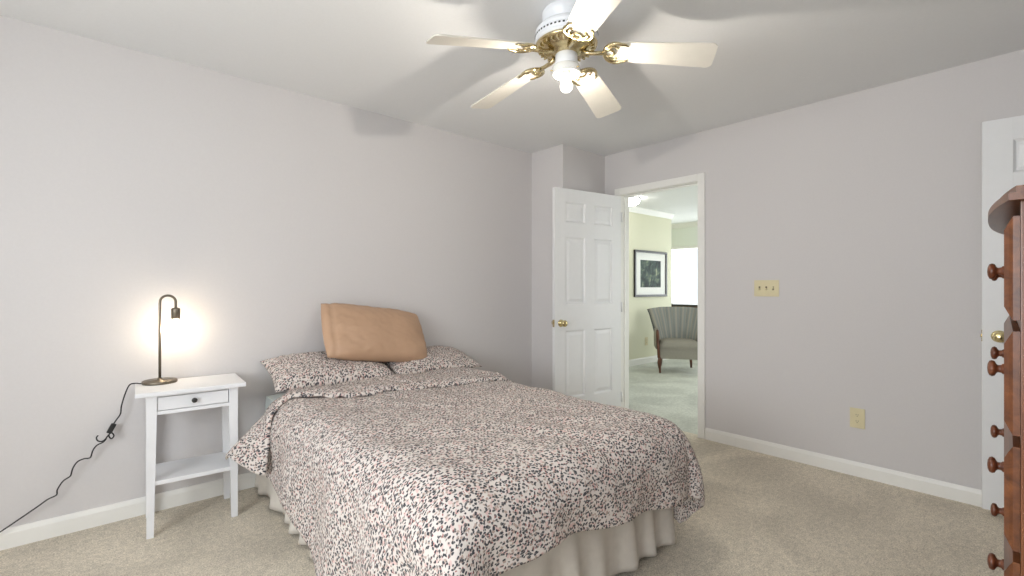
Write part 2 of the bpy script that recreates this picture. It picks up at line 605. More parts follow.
# baseboards: profiled strip along a line, local x along, local +y into the room
def baseboard(name, length, loc, rotz, h=.09, t=.014, mat='trim'):
    bm = new()
    prof = [(0, 0), (t, 0), (t, h - .022), (t * .75, h - .012), (t * .45, h), (0, h)]
    add_prism(bm, prof, 0, length, 'X')
    return struct(name, bm, mat, loc, (0, 0, rotz))

baseboard('baseboard_back', CX - XL, (CX, YB, 0), PI)
baseboard('baseboard_chase_side', YB - CY, (CX, CY, 0), PI / 2)
baseboard('baseboard_chase_front', XR - CX, (XR, CY, 0), PI)
baseboard('baseboard_right', (DY0 - .066) - YF, (XR, YF, 0), PI / 2)
baseboard('baseboard_left', YB - YF, (XL, YB, 0), -PI / 2)
baseboard('baseboard_front', KX0 - .07 - XL, (XL, YF, 0), 0)
baseboard('baseboard_living_yellow', HC - XR - WT, (HC, HY1, 0), PI, .10)
baseboard('baseboard_living_far', 5.8 - HY0, (HX1, HY0, 0), PI / 2, .10)

# crown moulding in the living room
def crown(name, length, loc, rotz):
    bm = new()
    prof = [(0, -.085), (.012, -.085), (.02, -.07), (.045, -.035), (.062, -.014), (.062, 0), (0, 0)]
    add_prism(bm, prof, 0, length, 'X')
    return struct(name, bm, 'trim', loc, (0, 0, rotz))
crown('trim_5', HC - XR - WT, (HC, HY1, H), PI)
crown('trim_6', 5.8 - HY0, (HX1, HY0, H), PI / 2)

# door casings and jambs
def casing(name, axis, a0, a1, h, p_room, p_far, sgn):
    """axis 'Y': doorway in a wall of constant x; casing on the room face and jamb through the wall"""
    bm = new()
    w, t = .062, .016
    def bx(u0, u1, d0, d1, z0, z1, bev=.004):
        if axis == 'Y':
            add_box(bm, min(d0, d1), max(d0, d1), u0, u1, z0, z1, bev)
        else:
            add_box(bm, u0, u1, min(d0, d1), max(d0, d1), z0, z1, bev)
    for face, s in ((p_room, -sgn), (p_far, sgn)):
        bx(a0 - w, a0 - .004, face, face + s * t, 0, h + w)
        bx(a1 + .004, a1 + w, face, face + s * t, 0, h + w)
        bx(a0 - .004, a1 + .004, face, face + s * t, h + .004, h + w)
    bx(a0 - .018, a0, p_room, p_far, 0, h, .001)
    bx(a1, a1 + .018, p_room, p_far, 0, h, .001)
    bx(a0 - .018, a1 + .018, p_room, p_far, h, h + .018, .001)
    # door stops
    m = p_room + sgn * .045
    bx(a0, a0 + .011, m, m + sgn * .03, 0, h, .002)
    bx(a1 - .011, a1, m, m + sgn * .03, 0, h, .002)
    bx(a0 + .011, a1 - .011, m, m + sgn * .03, h - .011, h, .002)
    return struct(name, bm, 'trim')
casing('trim_1', 'Y', DY0, DY1, DH, XR, XR + WT, 1)
casing('trim_2', 'X', KX0 + .018, KX1 - .018, DH + .017, YF, YF - .12, -1)

# six-panel doors, hinge at local origin, leaf along +x, faces at y=0 and y=-.035
def six_panel(name, w, loc, rotz, knob_z=.90, both=True):
    h0, h1, t = .012, 2.032, .035
    st, mid = .112, .10                        # stiles, centre stile
    zs = [(.265, .835), (1.055, 1.625), (1.75, 1.92)]
    cw = (w - 2 * st - mid) / 2
    bm = new()
    add_box(bm, 0, st, -t, 0, h0, h1, .0015)
    add_box(bm, w - st, w, -t, 0, h0, h1, .0015)
    for z0, z1 in zs:
        add_box(bm, st + cw, st + cw + mid, -t, 0, z0, z1)
    zz = [h0] + [v for p in zs for v in p] + [h1]
    for i in range(0, len(zz), 2):
        add_box(bm, st, w - st, -t, 0, zz[i], zz[i + 1])
    for x0 in (st, st + cw + mid):
        x1 = x0 + cw
        for z0, z1 in zs:
            add_box(bm, x0, x1, -t + .012, -.012, z0, z1)
            for s in (0, 1):
                # sloped moulding round the recess and a raised, bevelled field
                y_in, y_out = (-.012, 0) if s == 0 else (-t + .012, -t)
                def fr(m0, m1, ya, yb):
                    o = [(x0 + m0, z0 + m0), (x1 - m0, z0 + m0), (x1 - m0, z1 - m0), (x0 + m0, z1 - m0)]
                    i_ = [(x0 + m1, z0 + m1), (x1 - m1, z0 + m1), (x1 - m1, z1 - m1), (x0 + m1, z1 - m1)]
                    ov = [bm.verts.new((p[0], ya, p[1])) for p in o]
                    iv = [bm.verts.new((p[0], yb, p[1])) for p in i_]
                    for k in range(4):
                        q = (k + 1) % 4
                        bm.faces.new((ov[k], ov[q], iv[q], iv[k]))
                    return iv
                fr(0, .012, y_out, y_in)
                yr = y_in + (y_out - y_in) * .65
                iv = fr(.022, .045, y_in, yr)
                bm.faces.new(iv)
    d = struct(name, bm, 'door', loc, (0, 0, rotz))
    bm = new()
    rose = [(0, 0), (.031, 0), (.031, .004), (.026, .009), (.013, .011), (.012, .030), (.020, .036), (.0275, .046), (.0265, .058), (.018, .065), (0, .067)]
    add_lathe(bm, rose, 24, Matrix.Translation((w - .062, 0, knob_z)) @ Matrix.Rotation(-PI / 2, 4, 'X'))
    obj('door_knob', bm, 'brass', d)
    if both:
        bm = new()
        add_lathe(bm, rose, 24, Matrix.Translation((w - .062, -t, knob_z)) @ Matrix.Rotation(PI / 2, 4, 'X'))
        obj('door_knob', bm, 'brass', d)
    bm = new()
    add_box(bm, w, w + .002, -t + .005, -.005, knob_z - .03, knob_z + .03)
    add_box(bm, w, w + .006, -t + .012, -.012, knob_z - .008, knob_z + .008)
    obj('latch', bm, 'antique', d)
    for zc in (.2, 1.02, 1.84):
        bm = new()
        add_lathe(bm, [(0, -.045), (.006, -.045), (.006, .045), (0, .045)], 10, Matrix.Translation((-.004, .004, zc)))
        obj('hinge', bm, 'door', d)
    return d

door_a = math.atan2(2.715 - 2.595, 2.874 - 3.632)
six_panel('door_1', .762, (3.632, 2.590, 0), door_a)
# closet door, folded back almost against the right wall; the face the camera sees is its local -y side
cd = math.atan2(.735, -.105)
six_panel('door_2', .735, (3.590, -.500, .030), cd, .915, False)

# ================================================================ BED
BX0, BX1, BY0, BY1 = .78, 2.03, 1.20, 3.15
bed = thing('bed', 'double bed with pale mattress, its head against the grey wall', 'bed', ((BX0 + BX1) / 2, (BY0 + BY1) / 2, 0))
hw, hl = (BX1 - BX0) / 2, (BY1 - BY0) / 2
bm = new(); add_box(bm, -hw, hw, -hl, hl, .335, .555, .07)
obj('mattress', bm, 'mattress', bed)
bm = new(); add_box(bm, -hw + .01, hw - .01, -hl + .01, hl - .01, .165, .333, .02)
obj('box_spring', bm, 'boxspring', bed)
bm = new()
for s in (-1, 1):
    add_box(bm, s * (hw - .05) - .015, s * (hw - .05) + .015, -hl + .05, hl - .05, .13, .163)
for y in (-hl + .05, 0, hl - .05):
    add_box(bm, -hw + .05, hw - .05, y - .015, y + .015, .13, .163)
obj('bed_frame', bm, 'steel', bed)
for sx in (-1, 1):
    for y in (-hl + .12, hl - .12):
        bm = new(); add_lathe(bm, [(.02, 0), (.02, .13)], 12, Matrix.Translation((sx * (hw - .08), y, 0)))
        obj('leg', bm, 'steel', bed)

# bed skirt: gathered cotton panels hanging from under the mattress to the carpet
skirt = thing('bed_skirt', 'gathered white cotton bed skirt hanging below the floral comforter', 'bed skirt', ((BX0 + BX1) / 2, (BY0 + BY1) / 2, 0))
def skirt_panel(p0, p1, nrm, seed):
    p0, p1, nrm = Vector(p0), Vector(p1), Vector(nrm)
    L = (p1 - p0).length
    bm = new()
    def fn(u, v):
        p = p0.lerp(p1, u)
        x = u * L
        fold = .5 + .5 * math.sin(2 * PI * (x / .17 + .75 * nz(x * 2.6, seed)))
        fold = fold ** 1.5
        amp = (.006 + .040 * v) * (.8 + .5 * nz(x * 5.1, seed + 3.3))
        off = .010 + .012 * v + amp * fold + .006 * v * nz(x * 16, v * 2, seed)
        z = .338 - v * (.322 + .006 * nz(x * 7, seed + 9))
        q = p + nrm * off
        return (q.x, q.y, z)
    add_grid(bm, fn, int(L / .008), 14)
    o = obj('skirt_panel', bm, 'skirt', skirt, recalc=False)
    sol = o.modifiers.new('solid', 'SOLIDIFY')
    sol.thickness = .002
    return o
skirt_panel((-hw, hl, 0), (-hw, -hl, 0), (-1, 0, 0), 1.0)
skirt_panel((-hw, -hl, 0), (hw, -hl, 0), (0, -1, 0), 5.0)
skirt_panel((hw, -hl, 0), (hw, hl, 0), (1, 0, 0), 9.0)

# comforter: flat cloth coordinates (a, b) laid over the bed and bent over its edges
CXL, CXR, CYF, ZT, RAD = .85, 1.955, 1.22, .602, .165
def drape(a, b, zt=ZT, lift=0.0, flare_l=.10, rad=RAD):
    cx = min(max(a, CXL), CXR)
    cy = max(b, CYF)
    dx, dy = a - cx, b - cy
    d = math.hypot(dx, dy)
    if d < 1e-9:
        return Vector((a, b, zt + lift)), Vector((0, 0, 1)), 0.0, 0.0
    n = Vector((dx / d, dy / d, 0))
    R = rad + lift
    arc = rad * PI / 2
    th = math.atan2(-dy, abs(dx))          # 0 along the sides, pi/2 at the foot
    if d < arc:
        al = d / rad
        out, dn = R * math.sin(al), R * (1 - math.cos(al)) - lift
        nor = n * math.sin(al) + Vector((0, 0, math.cos(al)))
    else:
        fl = flare_l if dx < 0 else .03
        e = d - arc
        out, dn = R + e * math.sin(fl), R - lift + e * math.cos(fl)
        nor = n * math.cos(fl) + Vector((0, 0, math.sin(fl)))
    p = Vector((cx, cy, zt)) + n * out
    p.z = zt - dn
    return p, nor, d, th

def wrinkle(a, b, d, th):
    """displacement along the cloth normal"""
    k = 0.010 * nz(a * 3.2 + 4, b * 2.6) + .006 * nz(a * 8 + b * 5, b * 7 - a * 3, 2.0) + .0025 * nz(a * 22, b * 18, 5.0)
    # soft drag lines running diagonally over the top toward the foot
    k += .005 * math.sin((a * 1.0 + b * .7) * 19 + 4 * nz(a * 2, b * 2, 8)) * sm(nz(a * 1.7, b * 1.9, 3) + .35, 0, .6)
    if d > .10:
        w = sm(d, .12, .42)
        corner = 1.0 if 0.12 < th < PI / 2 - .12 else 0.0
        run = (b if th < .8 else a)
        k += w * .014 * math.sin(run * 15 + 2.2 * nz(run * 2.1, 1.5) + th * 3) * (1 - corner)
        if a < CXL:                       # soft crease running down the near corner
            k += w * .055 * math.exp(-((th - .95) / .28) ** 2) * sm(min(th, PI / 2 - th), 0, .3)
        else:
            k += w * .052 * math.sin(th * 6.0 + 1.1) * sm(min(th, PI / 2 - th), 0, .25)
    return k

def comforter_sheet():
    bm = new()
    b0, b1 = .80, 2.82
    def ab(u, v):
        b = b0 + (b1 - b0) * v
        left = .25 + .15 * sm(b, 1.7, 2.65) + .02 * nz(b * 3, 7)
        right = 2.43 + .015 * nz(b * 4, 3)
        # pull the hem up a little along the foot towards the right
        return left + (right - left) * u, b + (1 - v) ** 3 * (.03 * nz(u * 6, 1) + .085 * (1 - sm(u, .35, .8)))
    def fn(u, v):
        a, b = ab(u, v)
        p, n, d, th = drape(a, b)
        if 0.05 < th < PI / 2 - .05 and d > .57:      # blunt the cloth's square corners
            s = .57 + (d - .57) * .25
            cx, cy = min(max(a, CXL), CXR), max(b, CYF)
            a2, b2 = cx + (a - cx) * s / d, cy + (b - cy) * s / d
            p, n, d, th = drape(a2, b2)
        q = p + n * wrinkle(a, b, d, th)
        q.z = max(q.z, .03)
        return q
    add_grid(bm, fn, 200, 190, ab)
    return bm

comf = obj('comforter', comforter_sheet(), 'floral', recalc=False)
tag(comf, 'puffy cream comforter with a small black and pink floral print, spread over the bed', 'comforter')
sol = comf.modifiers.new('solid', 'SOLIDIFY')
sol.thickness = .016
sol.offset = -1

def fold_sheet():
    bm = new()
    def edge(a):
        return 2.69 - .18 * a + .135 * sm((1.08 - a) / .32) + .012 * nz(a * 5, 2)
    def ab(u, v):
        a = .425 + (2.39 - .425) * u
        e0, e1 = edge(max(a, .62)), 2.835 + .015 * nz(a * 3, 9)
        return a, e0 + (e1 - e0) * v - sm((.84 - a) / .40) * (.17 - .09 * v)
    def fn(u, v):
        a, b = ab(u, v)
        lift = .006 + .028 * (1 - (1 - min(1, v / .30)) ** 2) ** .5
        if v > .80:
            k = (v - .80) / .20
            lift = .006 + (lift - .006) * math.sqrt(max(0, 1 - k * k))
        p, n, d, th = drape(a, b, ZT, lift, .25)
        if a < CXL:                       # the corner of the turned-back edge stands out stiffly from the bed
            e = CXL - a
            q = Vector((CXL - .80 * e, b, ZT + lift - .52 * e - .30 * e * e))
            w = sm(v, -.1, .8)
            p = p.lerp(q, w)
            n = n.lerp(Vector((-.6, 0, .8)), w).normalized()
        k = wrinkle(a, b, d, th)
        if d > .2 and a < 1:
            k *= .4
        k += .006 * nz(a * 9, b * 20, 4) + .004 * math.sin(a * 40 + 6 * nz(a * 4, b * 6)) * (1 - v)
        return p + n * k
    add_grid(bm, fn, 190, 34, lambda u, v: (ab(u, v)[0] + 4.0, 6 - ab(u, v)[1]))
    return bm
fo = obj('turned_back_edge', fold_sheet(), 'floral', comf, recalc=False)
sol = fo.modifiers.new('solid', 'SOLIDIFY')
sol.thickness = .012
sol.offset = -1

# pillows
def pillow_bm(W, D, T, seed, uvo=0.0, flat=.35, hem=None, wr=1.0, pin=.075, puff=.55):
    bm = new()
    uvl = bm.loops.layers.uv.verify()
    n, m = 56, 44
    def P(i, j, s):
        u, v = -1 + 2 * i / n, -1 + 2 * j / m
        x = W / 2 * u * (1 - pin * (1 - v * v) ** 1.0)
        y = D / 2 * v * (1 - pin * 1.3 * (1 - u * u) ** 1.0)
        e = max(0.0, (1 - u ** 4) * (1 - v ** 4)) ** puff
        e *= .82 + .18 * (1 - u * u) * (1 - v * v)
        z = s * T / 2 * e * (1.0 if s > 0 else flat)
        edge = 1 - (1 - u * u) * (1 - v * v)
        k = wr * (.010 * nz(u * 2.6, v * 2.3, seed) + .007 * edge * nz(u * 8, v * 8, seed + 2) + .004 * nz(u * 12, v * 9, seed + 5)) * min(1, e * 2)
        if hem is not None and abs(u - hem) < .05:
            k -= .010 * (1 - abs(u - hem) / .05) * min(1, e * 3)
        return Vector((x, y, z + s * k))
    rim = {}
    def grid(s):
        V = []
        for i in range(n + 1):
            row = []
            for j in range(m + 1):
                onrim = i in (0, n) or j in (0, m)
                if onrim and (i, j) in rim:
                    row.append(rim[(i, j)])
                    continue
                v = bm.verts.new(P(i, j, s))
                if onrim:
                    rim[(i, j)] = v
                row.append(v)
            V.append(row)
        for i in range(n):
            for j in range(m):
                q = ((i, j), (i + 1, j), (i + 1, j + 1), (i, j + 1))
                f = bm.faces.new([V[a][b] for a, b in (q if s > 0 else q[::-1])])
                f.smooth = True
                for l, (a, b) in zip(f.loops, (q if s > 0 else q[::-1])):
                    l[uvl].uv = (uvo + W * a / n, uvo + D * b / m + (0 if s > 0 else .7))
    grid(1)
    grid(-1)
    return bm

def pillow(bm, mat, loc, rot, label, group=None):
    o = obj('pillow', bm, mat, None, loc, rot)
    return tag(o, label, 'pillow', group)
pillow(pillow_bm(.73, .40, .17, 2.0, 8.0, pin=.05), 'floral', (1.125, 2.965, .682), (math.radians(18), math.radians(1), math.radians(-2)),
       'floral print pillow on the left side of the bed, next to the nightstand', 'floral pillows')
pillow(pillow_bm(.70, .39, .15, 6.5, 11.0, pin=.04), 'floral', (1.825, 2.965, .668), (math.radians(15), math.radians(1), math.radians(1)),
       'floral print pillow on the right side of the bed, away from the nightstand', 'floral pillows')
tp = pillow(pillow_bm(.70, .395, .17, 9.4, 0, .9, -.86, .9, -.035, .42), 'tan', (1.432, 2.978, .888), (math.radians(54), math.radians(8.0), math.radians(0)),
            'plain tan satin pillow propped upright against the wall on two floral pillows')

# ================================================================ NIGHTSTAND
ns = thing('nightstand', 'small white nightstand with one drawer and a low shelf', 'nightstand', (.394, 2.983, 0), math.radians(-3.4))
x0, x1, y0, y1 = -.185, .195, -.155, .145         # outer faces of the legs (local)
bm = new(); add_box(bm, -.228, .228, -.185, .170, .680, .700, .003)
obj('tabletop', bm, 'white_wood', ns)
for lx in (x0, x1 - .040):
    for ly in (y0, y1 - .040):
        bm = new()
        ix, iy = (.0, .0)
        # square above, tapering below the drawer on the inner sides
        add_box(bm, lx, lx + .04, ly, ly + .04, .585, .680)
        t = .012
        bx0, bx1 = (lx, lx + .04 - t) if lx < 0 else (lx + t, lx + .04)
        by0, by1 = (ly, ly + .04 - t) if ly < 0 else (ly + t, ly + .04)
        lo = [bm.verts.new(p) for p in ((bx0, by0, 0), (bx1, by0, 0), (bx1, by1, 0), (bx0, by1, 0))]
        hi = [bm.verts.new(p) for p in ((lx, ly, .585), (lx + .04, ly, .585), (lx + .04, ly + .04, .585), (lx, ly + .04, .585))]
        bm.faces.new(lo[::-1]); bm.faces.new(hi)
        for i in range(4):
            j = (i + 1) % 4
            bm.faces.new((lo[i], lo[j], hi[j], hi[i]))
        obj('leg', bm, 'white_wood', ns)
bm = new()
add_box(bm, x0 + .006, x0 + .022, y0 + .04, y1 - .04, .585, .680)
add_box(bm, x1 - .022, x1 - .006, y0 + .04, y1 - .04, .585, .680)
add_box(bm, x0 + .04, x1 - .04, y1 - .022, y1 - .006, .585, .680)
add_box(bm, x0 + .04, x1 - .04, y0 + .004, y0 + .022, .583, .600)
add_box(bm, x0 + .04, x1 - .04, y0 + .004, y0 + .022, .669, .680)
obj('apron', bm, 'white_wood', ns)
bm = new()
add_box(bm, x0 + .043, x1 - .043, y0 + .006, y0 + .022, .603, .666, .002)
add_box(bm, x0 + .05, x1 - .05, y0 + .022, y1 - .03, .606, .655)
dr = obj('drawer', bm, 'white_wood', ns)
bm = new()
add_lathe(bm, [(0, 0), (.006, 0), (.005, .009), (.012, .014), (.0125, .020), (.007, .024), (0, .025)], 18,
          Matrix.Translation(((x0 + x1) / 2, y0 + .006, .636)) @ Matrix.Rotation(PI / 2, 4, 'X'))
obj('knob', bm, 'black', dr)
bm = new(); add_box(bm, x0 + .006, x1 - .006, y0 + .006, y1 - .006, .245, .265, .002)
obj('shelf', bm, 'white_wood', ns)

# ================================================================ TABLE LAMP
LX, LY, LZ = .272, 3.070, .7005
lamp = thing('table_lamp', 'slim bronze table lamp with a bare bulb hung from its hooked stem', 'lamp', (LX, LY, LZ))
bm = new(); add_lathe(bm, [(0, 0), (.074, 0), (.076, .003), (.076, .012), (.073, .015), (.012, .018), (.010, .026), (0, .026)], 48)
obj('base', bm, 'bronze', lamp)
pts = [(0, 0, .02), (0, 0, .2), (0, 0, .415)]
R_ = .034
for k in range(1, 13):
    t = PI - k * PI / 12
    pts.append((R_ + R_ * math.cos(t), 0, .420 + R_ * math.sin(t)))
pts += [(2 * R_, 0, .400), (2 * R_, 0, .385)]
bm = new(); add_tube(bm, pts, .006, 12)
obj('stem', bm, 'bronze', lamp)
bm = new(); add_lathe(bm, [(0, .390), (.008, .390), (.019, .386), (.0205, .382), (.0205, .332), (.017, .330), (0, .330)], 24, Matrix.Translation((2 * R_, 0, 0)))
obj('socket', bm, 'bronze', lamp)
bm = new()
add_lathe(bm, [(.012, .330), (.013, .318), (.020, .303), (.0275, .288), (.030, .272), (.0265, .255), (.017, .244), (0, .240)], 16, Matrix.Translation((2 * R_, 0, 0)))
lb = obj('bulb', bm, 'lampshell', lamp)
bm = new(); add_lathe(bm, [(0, .289), (.009, .285), (.013, .276), (.009, .267), (0, .263)], 10, Matrix.Translation((2 * R_, 0, 0)))
obj('filament', bm, 'lampbulb', lb)
# cord: off the table's left end, down along the wall to the outlet left of the view
CY_ = 3.135
cw = [(.195, LY, .706), (.172, 3.085, .7085), (.150, 3.10, .700)]
cw += [(.134, CY_, .650), (.120, CY_, .592), (.116, CY_, .553), (.099, CY_, .524), (.083, CY_, .497)]
cord_pts = spline(cw, 6)
bm = new()
loc = lambda P: [(p[0] - LX, p[1] - LY, p[2] - LZ) for p in P]
add_tube(bm, loc(cord_pts), .0032, 8)
c2 = [(.080, CY_, .474), (.071, CY_, .452), (.080, 3.128, .436), (.090, 3.122, .450), (.080, 3.118, .468), (.066, 3.125, .452),
      (.055, CY_, .434), (.042, 3.128, .430), (.028, 3.125, .438), (.024, 3.128, .452), (.030, 3.132, .462)]
add_tube(bm, loc(spline(c2, 6)), .0032, 8)
c3 = [(.062, CY_, .440), (.050, CY_, .424), (.026, CY_, .413), (.011, CY_, .391), (.003, CY_, .361), (-.006, CY_, .356), (-.022, CY_, .3575), (-.046, CY_, .348), (-.062, CY_, .321),
      (-.069, CY_, .290), (-.075, CY_, .282), (-.097, CY_, .267), (-.116, CY_, .233), (-.118, CY_, .211), (-.126, CY_, .204), (-.149, CY_, .196), (-.182, CY_, .173),
      (-.244, CY_, .132), (-.304, CY_, .094), (-.40, 3.125, .045), (-.52, 3.10, .010), (-.62, 3.10, .012), (-.70, 3.125, .10), (-.74, 3.13, .24), (-.745, 3.135, .325)]
add_tube(bm, loc(spline(c3, 6)), .0032, 8)
cord = obj('cord', bm, 'black', lamp)
bm = new(); add_box(bm, -.011, .011, -.009, .009, -.024, .024, .004, Matrix.Translation((.081 - LX, CY_ - LY, .486 - LZ)) @ Matrix.Rotation(.45, 4, 'Y'))
obj('switch', bm, 'black', cord)
bm = new(); add_box(bm, -.014, .014, -.022, .016, -.018, .018, .004, Matrix.Translation((-.745 - LX, 3.142 - LY, .345 - LZ)))
obj('plug', bm, 'black', cord)

# ================================================================ OUTLETS AND SWITCHES (local: plate in xz, facing -y)
def outlet(label, loc, rotz):
    t = thing('wall_outlet', label, 'outlet', loc, rotz)
    bm = new(); add_box(bm, -.040, .040, -.006, -.0005, -.063, .063, .003)
    obj('cover_plate', bm, 'ivory', t)
    for s in (-1, 1):
        bm = new()
        o = [(.016 * math.cos(a), s * .020 + max(-.0125, min(.0125, .016 * math.sin(a)))) for a in [2 * PI * k / 24 for k in range(24)]]
        add_prism(bm, o, -.0085, -.006, 'Y')
        r = obj('receptacle', bm, 'ivory', t)
        bm = new()
        for x in (-.0055, .0055):
            add_box(bm, x - .001, x + .001, -.0092, -.0084, s * .020 - .001, s * .020 + .007)
        add_box(bm, -.002, .002, -.0092, -.0084, s * .020 - .009, s * .020 - .005)
        obj('slots', bm, 'slot', r)
    return t
outlet('ivory double outlet low on the grey wall right of the doorway', (XR, .803, .368), PI / 2 * -1)
outlet('beige outlet on the yellow wall beside the striped armchair', (6.60, HY1, .35), 0)
outlet('ivory double outlet where the lamp cord is plugged in', (-.745, YB, .325), 0)

sw = thing('light_switch', 'ivory three-toggle light switch plate on the grey wall', 'light switch', (XR, 1.345, 1.192), -PI / 2)
bm = new(); add_box(bm, -.084, .084, -.007, -.0005, -.059, .059, .003)
obj('cover_plate', bm, 'ivory', sw)
for i in (-1, 0, 1):
    bm = new()
    add_box(bm, -.005, .005, -.020, -.006, -.010, .006, .001, Matrix.Translation((i * .046, 0, 0)) @ Matrix.Rotation(.35 if i != 1 else -.35, 4, 'X'))
    tg = obj('toggle', bm, 'ivory', sw)
    bm = new()
    add_box(bm, i * .046 - .006, i * .046 + .006, -.0076, -.0069, -.013, .013)
    obj('toggle_slot', bm, 'slot', tg)

# ================================================================ CEILING FAN
FX, FY = 1.613, 1.447
fan = thing('ceiling_fan', 'white five-blade ceiling fan with brass brackets and one bare lit bulb', 'ceiling fan', (FX, FY, H))
bm = new(); add_lathe(bm, [(0, 0), (.105, 0), (.110, -.006), (.110, -.030), (.098, -.046), (.096, -.062), (0, -.062)], 48)
obj('canopy', bm, 'fanwhite', fan)
bm = new()
add_lathe(bm, [(0, -.060), (.100, -.060), (.124, -.070), (.138, -.086), (.141, -.098), (.137, -.100), (.137, -.105), (.141, -.107), (.142, -.122), (.138, -.124), (.138, -.128), (.141, -.130), (.136, -.142), (0, -.142)], 48)
obj('motor_housing', bm, 'fanwhite', fan)
bm = new()
for k in range(48):
    a = 2 * PI * k / 48
    add_box(bm, .1385, .1425, -.0045, .0045, -.118, -.111, 0, Matrix.Rotation(a, 4, 'Z'))
obj('vent_slots', bm, 'black', fan)
bm = new()
add_lathe(bm, [(0, -.142), (.134, -.142), (.140, -.148), (.137, -.156), (.122, -.160), (.112, -.170), (.090, -.176), (.066, -.180), (.054, -.190), (0, -.190)], 48)
for k in range(30):
    a = 2 * PI * k / 30
    add_box(bm, .088, .128, -.004, .004, -.172, -.158, .001, Matrix.Rotation(a, 4, 'Z'))
obj('brass_base', bm, 'antique', fan)
DROOP, PITCH = math.radians(8.0), math.radians(-13)
for k in range(5):
    a = math.radians(-53.05 + 72 * k)
    Tm = Matrix.Rotation(a, 4, 'Z') @ Matrix.Translation((0, 0, -.170)) @ Matrix.Rotation(DROOP, 4, 'Y')
    Pm = Tm @ Matrix.Rotation(PITCH, 4, 'X')
    # blade
    o = []
    r0, r1, w0, w1, c = .190, .637, .058, .074, .026
    o += [(r0 + .012, -w0), (r1 - c, -w1)]
    for i in range(5):
        t = -PI / 2 + i * PI / 8
        o.append((r1 - c + c * math.cos(t), -w1 + c + c * math.sin(t)))
    for i in range(5):
        t = i * PI / 8
        o.append((r1 - c + c * math.cos(t), w1 - c + c * math.sin(t)))
    o += [(r1 - c, w1), (r0 + .012, w0), (r0, w0 - .02), (r0, -w0 + .02)]
    oo = []
    for p in o:
        if not oo or (abs(p[0] - oo[-1][0]) + abs(p[1] - oo[-1][1])) > 1e-5:
            oo.append(p)
    bm = new()
    add_prism(bm, oo, 0, .006, 'Z', Pm)
    bl = obj('blade', bm, 'blade', fan)
    # ornate bracket: stem, open crescent gripping the blade root, inner scroll ring
    bm = new()
    add_tube(bm, [(.070, 0, -.004), (.105, 0, -.010), (.140, 0, -.009), (.170, 0, -.006)], [.012, .010, .009, .010], 10)
    crescent = []
    for i in range(21):
        t = math.radians(62 + (298 - 62) * i / 20)
        crescent.append((.222 + .050 * math.cos(t), .060 * math.sin(t), -.005))
    crescent = [(.275, .040, -.003), (.262, .052, -.004)] + crescent + [(.262, -.052, -.004), (.275, -.040, -.003)]
    add_tube(bm, crescent, [.003, .005] + [.0065 + .003 * math.sin(PI * i / 20) for i in range(21)] + [.005, .003], 10)
    ring = [(.195 + .019 * math.cos(2 * PI * i / 16), .019 * math.sin(2 * PI * i / 16), -.006) for i in range(17)]
    add_tube(bm, ring, .005, 8, False)
    for s in (-1, 1):
        add_tube(bm, [(.178, s * .012, -.006), (.196, s * .034, -.006), (.214, s * .042, -.005), (.226, s * .034, -.004), (.220, s * .024, -.004)], [.006, .006, .005, .004, .003], 8)
    bmesh.ops.transform(bm, matrix=Pm, verts=bm.verts)
    br = obj('blade_bracket', bm, 'antique', fan)
    for s in (-1, 1):
        bm = new()
        add_lathe(bm, [(0, -.004), (.004, -.003), (.005, 0)], 10, Pm @ Matrix.Translation((.232, s * .030, -.001)))
        obj('screw', bm, 'brass', br)
bm = new(); add_lathe(bm, [(0, -.188), (.044, -.188), (.050, -.194), (.050, -.236), (.046, -.242), (0, -.242)], 36)
obj('switch_cup', bm, 'fanwhite', fan)
bm = new(); add_lathe(bm, [(.048, -.240), (.060, -.244), (.063, -.250), (.063, -.276), (.060, -.282), (.057, -.282), (.057, -.252), (.030, -.248), (.030, -.240)], 36)
ff = obj('light_fitter', bm, 'ceramic', fan)
for k in range(3):
    a = 2 * PI * k / 3 + .5
    bm = new()
    add_tube(bm, [(.060 * math.cos(a), .060 * math.sin(a), -.268), (.074 * math.cos(a), .074 * math.sin(a), -.268)], .003, 8)
    obj('thumb_screw', bm, 'brass', ff)
bm = new(); add_lathe(bm, [(0, -.246), (.019, -.246), (.019, -.296), (.014, -.300), (0, -.300)], 24)
obj('bulb_socket', bm, 'ceramic', fan)
bm = new(); add_lathe(bm, [(.012, -.299), (.014, -.304), (.024, -.314), (.0295, -.330), (.027, -.345), (.017, -.357), (0, -.362)], 16)
fb = obj('bulb', bm, 'fanshell', fan)
bm = new(); add_lathe(bm, [(0, -.309), (.009, -.313), (.013, -.322), (.009, -.331), (0, -.335)], 10)
obj('filament', bm, 'fanbulb', fb)

